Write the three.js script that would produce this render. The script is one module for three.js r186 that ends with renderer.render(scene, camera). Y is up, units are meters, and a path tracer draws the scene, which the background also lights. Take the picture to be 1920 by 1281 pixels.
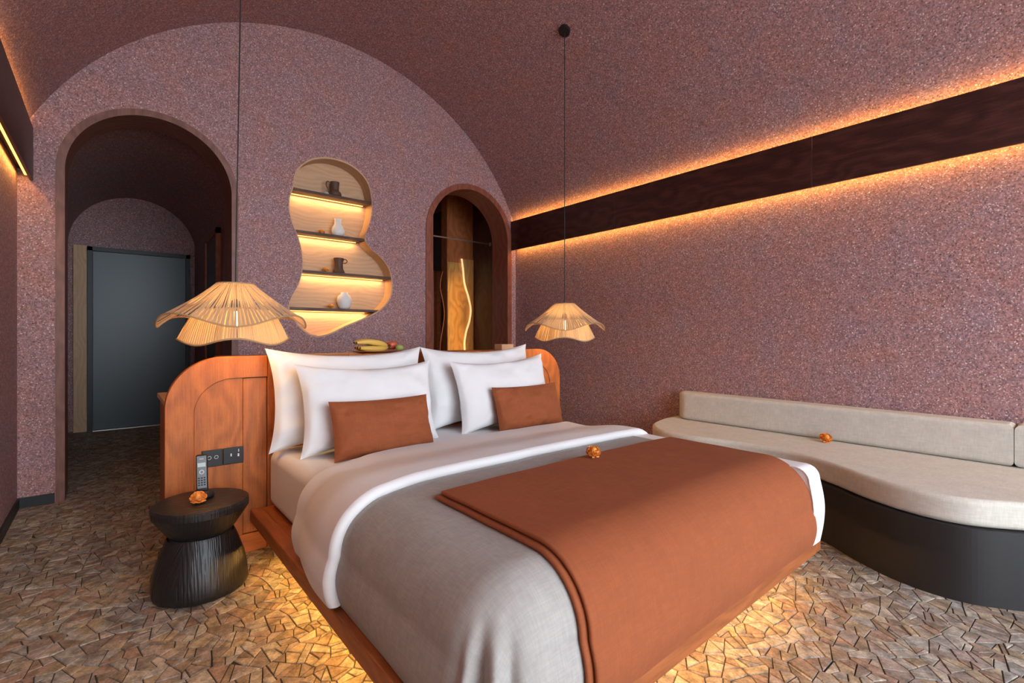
import * as THREE from 'three';
import { mergeGeometries, mergeVertices, toCreasedNormals } from 'three/addons/utils/BufferGeometryUtils.js';
import { RoundedBoxGeometry } from 'three/addons/geometries/RoundedBoxGeometry.js';
import { RectAreaLightUniformsLib } from 'three/addons/lights/RectAreaLightUniformsLib.js';

// ---------------------------------------------------------------- camera, sky, exposure
const scene = new THREE.Scene();
const renderer = new THREE.WebGLRenderer();
renderer.toneMapping = THREE.LinearToneMapping;
renderer.toneMappingExposure = 1.04;
renderer.shadowMap.enabled = true;
RectAreaLightUniformsLib.init();

const camera = new THREE.PerspectiveCamera(2 * Math.atan(640.5 / 903) * 180 / Math.PI, 1920 / 1281, 0.05, 60);
camera.position.set(0, 1.2, 0);
camera.rotation.y = -39.9 * Math.PI / 180;
camera.setViewOffset(1920, 1281, 0, 11.5, 1920, 1281);
camera.updateProjectionMatrix();

{ // overcast sky, three times as bright at the zenith as at the horizon; it lights the room through the open arched front behind the camera
  const W = 64, H = 32, d = new Float32Array(W * H * 4);
  for (let y = 0; y < H; y++) for (let x = 0; x < W; x++) { const e = Math.max(0, Math.sin(((y + 0.5) / H - 0.5) * Math.PI)), l = (1 + 2 * e) / 3, k = (y * W + x) * 4; d[k] = 0.88 * l; d[k + 1] = 0.99 * l; d[k + 2] = 1.1 * l; d[k + 3] = 1; }
  const t = new THREE.DataTexture(d, W, H, THREE.RGBAFormat, THREE.FloatType); t.mapping = THREE.EquirectangularReflectionMapping; t.magFilter = THREE.LinearFilter; t.colorSpace = THREE.LinearSRGBColorSpace; t.needsUpdate = true;
  scene.background = t;
}
scene.backgroundIntensity = 19;

const AMBER = new THREE.Color().setRGB(1, 0.50, 0.11);
const LED_LEDGE = 44, LED_BED = 92, LED_NICHE = 65, BULB = 0.55;

// ---------------------------------------------------------------- helpers
let rngState = 12345;
const seed = (s) => { rngState = s >>> 0; };
function rnd() { rngState = (rngState + 0x6D2B79F5) | 0; let t = Math.imul(rngState ^ (rngState >>> 15), 1 | rngState); t = (t + Math.imul(t ^ (t >>> 7), 61 | t)) ^ t; return ((t ^ (t >>> 14)) >>> 0) / 4294967296; }
const rr = (a, b) => a + (b - a) * rnd();
const hash = (x, y, s = 0) => { let h = Math.imul(x | 0, 374761393) + Math.imul(y | 0, 668265263) + Math.imul(s | 0, 1274126177); h = Math.imul(h ^ (h >>> 13), 1274126177); return ((h ^ (h >>> 16)) >>> 0) / 4294967296; };
function vnoise(x, y, s = 0, px = 0, py = 0) {          // value noise, periodic if px, py given
  const xi = Math.floor(x), yi = Math.floor(y), fx = x - xi, fy = y - yi, u = fx * fx * (3 - 2 * fx), v = fy * fy * (3 - 2 * fy);
  const w = (a, p) => (p ? ((a % p) + p) % p : a);
  const a = hash(w(xi, px), w(yi, py), s), b = hash(w(xi + 1, px), w(yi, py), s), c = hash(w(xi, px), w(yi + 1, py), s), d = hash(w(xi + 1, px), w(yi + 1, py), s);
  return a + (b - a) * u + (c - a) * v + (a - b - c + d) * u * v;
}
const clamp = (x, a, b) => Math.min(b, Math.max(a, x));
const smooth = (a, b, x) => { const t = clamp((x - a) / (b - a), 0, 1); return t * t * (3 - 2 * t); };
const V = (x, y, z) => new THREE.Vector3(x, y, z);

const taken = new Map();
function numbered(name) { const n = taken.get(name) ?? 0; taken.set(name, n + 1); return n ? `${name}_${String(n).padStart(3, '0')}` : name; }
function shade(o) { o.castShadow = true; o.receiveShadow = true; return o; }
function part(name, geometry, material, parent) { const m = shade(new THREE.Mesh(geometry, material)); m.name = name; parent.add(m); return m; }
function thing(name, label, category, group, at = [0, 0, 0]) {
  const g = new THREE.Group(); g.name = numbered(name); g.position.set(...at); g.userData.label = label; g.userData.category = category;
  if (group) g.userData.group = group;
  scene.add(g); return g;
}
function single(name, label, category, geometry, material, group) {
  const m = shade(new THREE.Mesh(geometry, material)); m.name = numbered(name); m.userData.label = label; m.userData.category = category;
  if (group) m.userData.group = group;
  scene.add(m); return m;
}
function structure(name, label, category, geometry, material) {
  const m = geometry ? shade(new THREE.Mesh(geometry, material)) : new THREE.Group(); m.name = numbered(name);
  m.userData.kind = 'structure'; m.userData.label = label; m.userData.category = category;
  scene.add(m); return m;
}
function clean(g) { const n = g.index ? g.toNonIndexed() : g; for (const k of Object.keys(n.attributes)) if (!['position', 'normal', 'uv'].includes(k)) n.deleteAttribute(k); return n; }
const merge = (list) => mergeGeometries(list.map(clean));
function boxUV(geometry, along = 'x', scale = 1) {      // uv in metres, u runs along the grain
  const g = geometry.index ? geometry.toNonIndexed() : geometry;
  const p = g.attributes.position, n = p.count, uv = new Float32Array(n * 2), a = V(), b = V(), c = V(), nn = V();
  const others = { x: ['y', 'z'], y: ['x', 'z'], z: ['y', 'x'] }[along];
  for (let i = 0; i < n; i += 3) {
    a.fromBufferAttribute(p, i); b.fromBufferAttribute(p, i + 1); c.fromBufferAttribute(p, i + 2);
    nn.crossVectors(b.clone().sub(a), c.clone().sub(a));
    const ax = Math.abs(nn.x), ay = Math.abs(nn.y), az = Math.abs(nn.z), dom = ax > ay && ax > az ? 'x' : ay > az ? 'y' : 'z';
    [a, b, c].forEach((q, k) => {
      let u = q[along], v;
      if (dom === along) { u = q[others[0]]; v = q[others[1]]; } else v = q[others[0] === dom ? others[1] : others[0]] + (dom === others[0] ? 0.37 : 0);
      uv[(i + k) * 2] = u / scale; uv[(i + k) * 2 + 1] = v / scale;
    });
  }
  g.setAttribute('uv', new THREE.BufferAttribute(uv, 2));
  return g;
}
function box(x0, x1, y0, y1, z0, z1) { const g = new THREE.BoxGeometry(x1 - x0, y1 - y0, z1 - z0); g.translate((x0 + x1) / 2, (y0 + y1) / 2, (z0 + z1) / 2); return g; }
function rbox(x0, x1, y0, y1, z0, z1, r = 0.004, s = 2) { const g = new RoundedBoxGeometry(x1 - x0, y1 - y0, z1 - z0, s, r); g.translate((x0 + x1) / 2, (y0 + y1) / 2, (z0 + z1) / 2); return g; }
function lathe(pts, seg = 40) { return new THREE.LatheGeometry(pts.map(([r, y]) => new THREE.Vector2(r, y)), seg); }
function tube(pts, r, seg = 40, rad = 8, closed = false) { return new THREE.TubeGeometry(new THREE.CatmullRomCurve3(pts, closed), seg, r, rad, closed); }
function extrude(shape, depth, z = 0, opt = {}) { const g = new THREE.ExtrudeGeometry(shape, { depth, bevelEnabled: false, curveSegments: 40, ...opt }); g.translate(0, 0, z); return g; }
function grid(nu, nv, f) {                              // parametric surface, f(u, v) with u, v in 0..1
  const pos = [], uv = [], idx = [];
  for (let j = 0; j <= nv; j++) for (let i = 0; i <= nu; i++) { const [x, y, z, a, b] = f(i / nu, j / nv); pos.push(x, y, z); uv.push(a ?? i / nu, b ?? j / nv); }
  for (let j = 0; j < nv; j++) for (let i = 0; i < nu; i++) { const a = j * (nu + 1) + i, b = a + 1, c = a + nu + 1, d = c + 1; idx.push(a, b, d, a, d, c); }
  const g = new THREE.BufferGeometry();
  g.setAttribute('position', new THREE.Float32BufferAttribute(pos, 3)); g.setAttribute('uv', new THREE.Float32BufferAttribute(uv, 2)); g.setIndex(idx); g.computeVertexNormals();
  return g;
}
function rectLight(color, intensity, at, dir, along, length, width, name) {
  const l = new THREE.RectAreaLight(color, intensity, length, width), z = V(...dir).normalize().negate(), x = V(...along).normalize(), y = V().crossVectors(z, x).normalize();
  x.crossVectors(y, z);
  l.quaternion.setFromRotationMatrix(new THREE.Matrix4().makeBasis(x, y, z)); l.position.set(...at); l.name = name; scene.add(l); return l;
}

// ---------------------------------------------------------------- textures
function dataTexture(w, h, f, srgb = true) {
  const d = new Uint8Array(w * h * 4);
  for (let y = 0; y < h; y++) for (let x = 0; x < w; x++) { const c = f(x, y), k = (y * w + x) * 4; d[k] = clamp(c[0], 0, 255); d[k + 1] = clamp(c[1], 0, 255); d[k + 2] = clamp(c[2], 0, 255); d[k + 3] = 255; }
  const t = new THREE.DataTexture(d, w, h, THREE.RGBAFormat); t.wrapS = t.wrapT = THREE.RepeatWrapping; t.magFilter = THREE.LinearFilter; t.minFilter = THREE.LinearMipmapLinearFilter; t.generateMipmaps = true;
  if (srgb) t.colorSpace = THREE.SRGBColorSpace;
  t.needsUpdate = true; return t;
}
// pebble-wash plaster: small chips of pale, rust, plum and dark stone in a mauve binder; one tile is 2 m
const PEB = 1024;
const pebC = new Float32Array(PEB * PEB * 3), pebH = new Float32Array(PEB * PEB);
seed(77);
for (let y = 0; y < PEB; y++) for (let x = 0; x < PEB; x++) {
  const k = y * PEB + x, n = vnoise(x / 4, y / 4, 3, 256, 256), m = vnoise(x / 90, y / 90, 5, 11.3777 | 0, 11) * 0.5 + vnoise(x / 32, y / 32, 8, 32, 32) * 0.5 - 0.5, q = hash(x, y, 9);
  const v = 0.74 + n * 0.34 + (q - 0.5) * 0.3;
  pebC[k * 3] = 172 * v + m * 16; pebC[k * 3 + 1] = 131 * v - m * 3; pebC[k * 3 + 2] = 131 * v - m * 16; pebH[k] = 90 + n * 60;
}
const PEBBLES = [[240, 222, 216, 0.2], [204, 168, 162, 0.26], [96, 66, 68, 0.22], [182, 124, 106, 0.14], [150, 128, 142, 0.18]];
for (let i = 0; i < 30000; i++) {
  let q = rnd(), c = PEBBLES[0]; for (const e of PEBBLES) { if (q < e[3]) { c = e; break; } q -= e[3]; }
  const cx = rnd() * PEB, cy = rnd() * PEB, rx = rr(0.9, 2.5), ry = rr(0.9, 2.5), t = rr(0.85, 1.12), hgt = rr(120, 250);
  for (let y = -3; y <= 3; y++) for (let x = -3; x <= 3; x++) {
    const w = clamp(1.25 - Math.hypot(x / rx, y / ry), 0, 0.9); if (w <= 0) continue;
    const k = (((Math.floor(cy) + y + PEB) % PEB) * PEB + (Math.floor(cx) + x + PEB) % PEB);
    for (let j = 0; j < 3; j++) pebC[k * 3 + j] += (c[j] * t - pebC[k * 3 + j]) * w;
    pebH[k] += (hgt - pebH[k]) * w;
  }
}
const pebbleMap = dataTexture(PEB, PEB, (x, y) => { const k = (y * PEB + x) * 3; return [pebC[k], pebC[k + 1], pebC[k + 2]]; });
const pebbleBump = dataTexture(PEB, PEB, (x, y) => { const v = pebH[y * PEB + x]; return [v, v, v]; }, false);
// wood grain, u along the grain; one tile is 1 m; grey so that each wood tints it
function woodTexture(s, contrast, rings) {
  return dataTexture(512, 512, (x, y) => {
    const warp = vnoise(x / 128, y / 64, s, 4, 8) * 5 + vnoise(x / 64, y / 21.333, s + 1, 8, 24) * 1.2;
    const r = Math.sin((y / 512 * rings + warp * 0.5) * Math.PI * 2) * 0.5 + 0.5, f = vnoise(x / 64, y / 2, s + 2, 8, 256), p = vnoise(x / 16, y, s + 3, 32, 512);
    const v = 255 - contrast * (0.45 * r + 0.4 * f + 0.25 * (p > 0.72 ? 1 : 0));
    return [v, v * 0.985 - contrast * 0.05 * r, v * 0.97 - contrast * 0.1 * r];
  });
}
const grainFine = woodTexture(21, 60, 9), grainBold = woodTexture(41, 120, 7), grainSoft = woodTexture(51, 26, 22);
const grainBump = dataTexture(256, 256, (x, y) => { const v = 255 * (0.6 * vnoise(x / 64, y / 2, 61, 4, 128) + 0.4 * vnoise(x / 32, y, 62, 8, 256)); return [v, v, v]; }, false);
// woven cloth; one tile is 0.2 m
const weave = dataTexture(256, 256, (x, y) => { const a = (x >> 1) & 1, b = (y >> 1) & 1, v = 120 + ((a ^ b) ? 60 : 0) + 60 * (vnoise(x / 2, y / 16, 71, 128, 16) + vnoise(x / 16, y / 2, 72, 16, 128) - 1); return [v, v, v]; }, false);
const slub = dataTexture(512, 512, (x, y) => { const n = vnoise(x / 3, y / 28, 81, 171, 18) * 0.5 + vnoise(x / 28, y / 3, 82, 18, 171) * 0.5, m = vnoise(x / 64, y / 64, 83, 8, 8) * 0.5 + vnoise(x / 16, y / 16, 84, 32, 32) * 0.5, v = 255 - 22 * n - 16 * m; return [v, v, v]; });
const stoneGrain = dataTexture(256, 256, (x, y) => { const v = 255 - 70 * vnoise(x / 16, y / 16, 91, 16, 16) - 50 * vnoise(x / 4, y / 4, 92, 64, 64) - 20 * hash(x, y, 93); return [v, v, v]; });
const charBump = dataTexture(256, 256, (x, y) => { const v = 255 * (0.5 * vnoise(x / 85, y / 4, 95, 3, 64) + 0.35 * vnoise(x / 32, y / 8, 96, 8, 32) + 0.15 * hash(x, y, 97)); return [v, v, v]; }, false);
const speck = (t, repeat) => { const c = t.clone(); c.repeat.set(repeat, repeat); c.needsUpdate = true; return c; };

// ---------------------------------------------------------------- materials
const lin = (r, g, b) => new THREE.Color().setRGB(r, g, b);
const std = (o) => new THREE.MeshStandardMaterial({ side: THREE.DoubleSide, ...o });
const M = {
  plaster: std({ map: speck(pebbleMap, 0.5), bumpMap: speck(pebbleBump, 0.5), bumpScale: 0.004, roughness: 0.62 }),
  trim: std({ color: lin(0.26, 0.115, 0.085), roughness: 0.5, map: grainFine }),
  trimRed: std({ color: lin(0.32, 0.10, 0.06), roughness: 0.42, map: grainFine }),
  mahogany: std({ color: lin(0.085, 0.026, 0.02), roughness: 0.4, map: grainBold, bumpMap: grainBump, bumpScale: 0.0005 }),
  teak: std({ color: lin(0.53, 0.155, 0.027), roughness: 0.6, map: grainFine, bumpMap: grainBump, bumpScale: 0.0004 }),
  teakDark: std({ color: lin(0.42, 0.13, 0.04), roughness: 0.45, map: grainFine }),
  oak: std({ color: lin(0.66, 0.43, 0.255), roughness: 0.55, map: grainSoft }),
  shelf: std({ color: lin(0.16, 0.075, 0.04), roughness: 0.5, map: grainBold }),
  black: std({ color: lin(0.012, 0.012, 0.013), roughness: 0.45 }),
  doorBlueSheen: std({ color: lin(0.065, 0.088, 0.1), roughness: 0.36 }),  // bluish sheen of reflected daylight put into the black door's base colour
  char: std({ color: lin(0.012, 0.011, 0.011), roughness: 0.36, bumpMap: charBump, bumpScale: 0.003 }),
  sofaBase: std({ color: lin(0.010, 0.0085, 0.0085), roughness: 0.55 }),
  sofa: std({ color: lin(0.68, 0.645, 0.56), roughness: 0.85, map: speck(slub, 2), bumpMap: speck(weave, 5), bumpScale: 0.0006 }),
  white: std({ color: lin(0.77, 0.765, 0.76), roughness: 0.85, bumpMap: speck(weave, 5), bumpScale: 0.0003 }),
  linen: std({ color: lin(0.42, 0.398, 0.37), roughness: 0.92, map: speck(slub, 2), bumpMap: speck(weave, 4), bumpScale: 0.0008 }),
  rust: std({ color: lin(0.33, 0.084, 0.023), roughness: 0.88, map: speck(slub, 1.6), bumpMap: speck(weave, 4), bumpScale: 0.0008 }),
  rustHem: std({ color: lin(0.2, 0.05, 0.02), roughness: 0.9 }),
  raffia: new THREE.MeshPhysicalMaterial({ color: lin(0.66, 0.47, 0.27), roughness: 0.9, transmission: 0.22, thickness: 0, side: THREE.DoubleSide }),
  raffiaRim: std({ color: lin(0.42, 0.28, 0.14), roughness: 0.9 }),
  metal: std({ color: lin(0.7, 0.68, 0.64), roughness: 0.3, metalness: 1 }),
  cord: std({ color: lin(0.02, 0.018, 0.018), roughness: 0.6 }),
  ceramicWhite: std({ color: lin(0.82, 0.83, 0.82), roughness: 0.4 }),
  ceramicBrown: std({ color: lin(0.11, 0.055, 0.035), roughness: 0.6 }),
  marigold: std({ color: lin(1.0, 0.43, 0.08), roughness: 0.8 }),
  leaf: std({ color: lin(0.12, 0.2, 0.05), roughness: 0.7 }),
  banana: std({ color: lin(0.72, 0.46, 0.09), roughness: 0.5 }),
  bananaTip: std({ color: lin(0.04, 0.025, 0.015), roughness: 0.7 }),
  apple: std({ color: lin(0.6, 0.12, 0.05), roughness: 0.35 }),
  pear: std({ color: lin(0.35, 0.42, 0.12), roughness: 0.45 }),
  greyPlastic: std({ color: lin(0.2, 0.23, 0.24), roughness: 0.4, metalness: 0.3 }),
  screen: std({ color: lin(0.55, 0.62, 0.6), roughness: 0.25 }),
  print: std({ color: lin(0.6, 0.62, 0.64), roughness: 0.5 }),
  grout: std({ color: lin(0.035, 0.025, 0.02), roughness: 0.95 }),
  stoneMerged: std({ color: lin(1, 1, 1), roughness: 0.72, map: speck(stoneGrain, 3), vertexColors: true }),
  led: std({ color: lin(0.9, 0.7, 0.4), emissive: AMBER, emissiveIntensity: 3, roughness: 0.6 }),
  bulb: std({ color: lin(1, 0.9, 0.7), emissive: lin(1, 0.72, 0.36), emissiveIntensity: 9, roughness: 0.4 }),
  halo: std({ color: lin(0.9, 0.75, 0.5), emissive: lin(1, 0.6, 0.25), emissiveIntensity: 0.75, roughness: 0.6 }),
  mirror: std({ color: lin(0.8, 0.78, 0.75), roughness: 0.06, metalness: 1 }),
  amberReflectWood: std({ color: lin(0.6, 0.33, 0.1), roughness: 0.35, map: grainFine }),  // amber light reflected by a mirror, put into a wood colour
  terrace: std({ color: lin(0.42, 0.4, 0.37), roughness: 0.8 }),
};

// ---------------------------------------------------------------- the shell of the room
const XL = -0.49, XR = 4.04, ZB = -4.76, ZF = 3.6, XC = 1.775, VR = 2.44, VY = 1.67;      // vault: circle of radius VR about (XC, VY)
const pUV = (g) => boxUV(g, 'x');
{
  // wall behind the bed, with two arched openings and the curved niche cut through
  const s = new THREE.Shape();
  s.moveTo(-0.72, 0); s.lineTo(-0.295, 0); s.lineTo(-0.295, 2.4); s.absarc(0.283, 2.4, 0.578, Math.PI, 0, true); s.lineTo(0.861, 0);
  s.lineTo(2.72, 0); s.lineTo(2.72, 2.39); s.absarc(3.341, 2.39, 0.621, Math.PI, 0, true); s.lineTo(3.962, 0); s.lineTo(4.3, 0); s.lineTo(4.3, 4.4); s.lineTo(-0.72, 4.4); s.closePath();
  s.holes.push(new THREE.Path(nichePoints(1).reverse()));
  structure('wall_back', 'mauve pebble-wash wall behind the bed with two arched openings', 'wall', pUV(extrude(s, 0.3, ZB - 0.3)), M.plaster);
}
function nichePoints(k) {
  const P = [[1.309, 2.585], [1.34, 2.74], [1.455, 2.872], [1.57, 2.925], [1.70, 2.946], [1.84, 2.93], [1.95, 2.88], [2.04, 2.79], [2.083, 2.66], [2.093, 2.5], [2.06, 2.34], [2.02, 2.235], [2.02, 2.17], [2.09, 2.09], [2.2, 2.01], [2.29, 1.89], [2.32, 1.75], [2.30, 1.6], [2.20, 1.475], [2.04, 1.38], [1.83, 1.29], [1.65, 1.205], [1.54, 1.182], [1.44, 1.215], [1.34, 1.315], [1.276, 1.443], [1.293, 1.54], [1.36, 1.68], [1.396, 1.82], [1.396, 1.94], [1.365, 2.1], [1.31, 2.24], [1.28, 2.36], [1.278, 2.47]];
  const c = new THREE.CatmullRomCurve3(P.map(([x, y]) => V(x, y, 0)), true).getPoints(150); c.pop();
  return c.map((p) => new THREE.Vector2(1.75 + (p.x - 1.75) * k, 2.05 + (p.y - 2.05) * k));
}
structure('wall_right', 'long mauve pebble-wash wall beside the sofa', 'wall', pUV(box(XR, XR + 0.2, 0, 2.62, -5.06, ZF + 0.2)), M.plaster);
structure('wall_left', 'dark mauve pebble-wash wall at the left edge', 'wall', pUV(box(XL - 0.2, XL, 0, 2.62, -5.06, ZF + 0.2)), M.plaster);
{
  const a0 = Math.asin((2.5 - VY) / VR), a1 = Math.PI - a0, f = (R, flip) => grid(72, 8, (u, v) => { const a = a0 + (a1 - a0) * (flip ? 1 - u : u); return [XC + R * Math.cos(a), VY + R * Math.sin(a), ZB - 0.02 + (ZF + 0.22 - ZB) * v, R * a, (ZF - ZB) * v + 0.3]; });
  structure('ceiling', 'barrel vault of dark mauve pebble-wash plaster over the room', 'ceiling', merge([f(VR, false), f(VR + 0.15, true)]), M.plaster);
}
{ // front wall with the wide open terrace doorway behind the camera
  const s = new THREE.Shape(); s.moveTo(-0.72, 0); { const R = VR - 0.12, a0 = Math.asin((2.45 - VY) / R); s.lineTo(XC - R * Math.cos(a0), 0); s.lineTo(XC - R * Math.cos(a0), 2.45); for (let i = 0; i <= 40; i++) { const a = Math.PI - a0 - (Math.PI - 2 * a0) * i / 40; s.lineTo(XC + R * Math.cos(a), VY + R * Math.sin(a)); } s.lineTo(XC + R * Math.cos(a0), 0); } s.lineTo(4.3, 0); s.lineTo(4.3, 4.4); s.lineTo(-0.72, 4.4); s.closePath();
  structure('wall_front', 'mauve wall around the wide terrace doorway behind the camera', 'wall', pUV(extrude(s, 0.2, ZF)), M.plaster);
  structure('floor_terrace_added', 'unseen pale paving added outside the room to stop light from below', 'floor', box(-6, 10, -0.2, -0.03, ZF + 0.2, 12), M.terrace);  // unseen ground added to keep sky light from coming up from below
}
// arch linings
function archBand(x0, x1, spring, w, z0, z1, y0 = 0) {
  const c = (x0 + x1) / 2, r = (x1 - x0) / 2, s = new THREE.Shape();
  s.moveTo(x0, y0); s.lineTo(x0, spring); s.absarc(c, spring, r, Math.PI, 0, true); s.lineTo(x1, y0); s.lineTo(x1 - w, y0); s.lineTo(x1 - w, spring); s.absarc(c, spring, r - w, 0, Math.PI, false); s.lineTo(x0 + w, y0); s.closePath();
  return extrude(s, z1 - z0, z0);
}
structure('trim_1', 'smooth mauve lining of the left arched opening', 'trim', boxUV(archBand(-0.297, 0.863, 2.4, 0.05, -5.07, ZB + 0.006), 'y'), M.trim);
structure('trim_2', 'reddish wooden lining of the right arched opening', 'trim', boxUV(archBand(2.718, 3.964, 2.39, 0.066, -5.07, ZB + 0.012), 'y'), M.trimRed);
structure('baseboard_left', 'black skirting along the left wall', 'baseboard', merge([box(XL, XL + 0.012, 0, 0.07, ZB, ZF)]), M.black);
structure('baseboard_back', 'black skirting below the wall strip left of the arch', 'baseboard', merge([box(XL, -0.3, 0, 0.07, ZB, ZB + 0.012), box(0.87, 2.71, 0, 0.07, ZB, ZB + 0.012)]), M.black);

// rooms behind the arches
structure('ceiling_passage', 'dark ceiling of the passage behind the arches', 'ceiling', pUV(box(-0.9, 4.5, 3.2, 3.3, -8.3, -5.06)), M.plaster);
structure('wall_passage_left', 'dark wall of the passage behind the left arch', 'wall', pUV(box(-0.6, -0.4, 0, 3.2, -8.3, -5.06)), M.plaster);
structure('wall_passage_right', 'dark wooden wall beyond the right arch', 'wall', boxUV(box(4.1, 4.25, 0, 3.2, -7.2, -5.06)), M.mahogany);
structure('wall_passage_end', 'plaster wall around the black door at the end of the passage', 'wall', pUV(box(-0.6, 1.2, 0, 3.2, -8.25, -8.05)), M.plaster);
structure('wall_partition', 'dark reddish plaster partition between the two arches', 'wall', pUV(merge([box(0.9, 3.0, 0, 3.2, -5.65, -5.5), box(0.92, 1.0, 0, 3.2, -8.1, -5.06), box(2.9, 3.0, 0, 3.2, -7.2, -5.65), box(2.9, 4.25, 0, 3.2, -7.3, -7.2)])), M.plaster);
{
  const f = (R, fl) => grid(36, 4, (u, v) => { const a = Math.PI * (fl ? 1 - u : u); return [0.27 + R * Math.cos(a), 2.34 + R * Math.sin(a), -8.06 + 3.0 * v, R * a, 3.0 * v]; });
  structure('ceiling_tunnel', 'small barrel vault above the black door', 'ceiling', merge([f(0.66, false), f(0.72, true)]), M.plaster);
  // black entrance door
  const d = structure('door_1', 'black entrance door at the end of the passage', 'door');
  part('door_leaf', rbox(-0.16, 0.81, 0.015, 2.26, -8.05, -8.0, 0.004), M.doorBlueSheen, d);
  part('door_frame', merge([box(-0.21, -0.16, 0, 2.31, -8.06, -7.97), box(0.81, 0.86, 0, 2.31, -8.06, -7.97), box(-0.21, 0.86, 2.26, 2.31, -8.06, -7.97)]), M.black, d);
  part('threshold', box(-0.16, 0.81, 0, 0.012, -8.0, -7.94), M.metal, d);  // bright metal strip added in place of the daylight line under the door

  structure('trim_3', 'narrow oak panel left of the black door', 'trim', boxUV(box(-0.34, -0.215, 0, 2.32, -8.06, -8.0), 'y'), M.oak);
  const e = structure('door_2', 'dark wooden side door in the passage', 'door');
  part('door_leaf', boxUV(box(0.892, 0.92, 0, 2.3, -6.75, -6.05), 'y'), M.mahogany, e);
  part('door_frame', boxUV(merge([box(0.875, 0.92, 0, 2.36, -6.82, -6.75), box(0.875, 0.92, 0, 2.36, -6.05, -5.98), box(0.875, 0.92, 2.3, 2.36, -6.82, -5.98)]), 'y'), M.teakDark, e);
}

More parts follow.
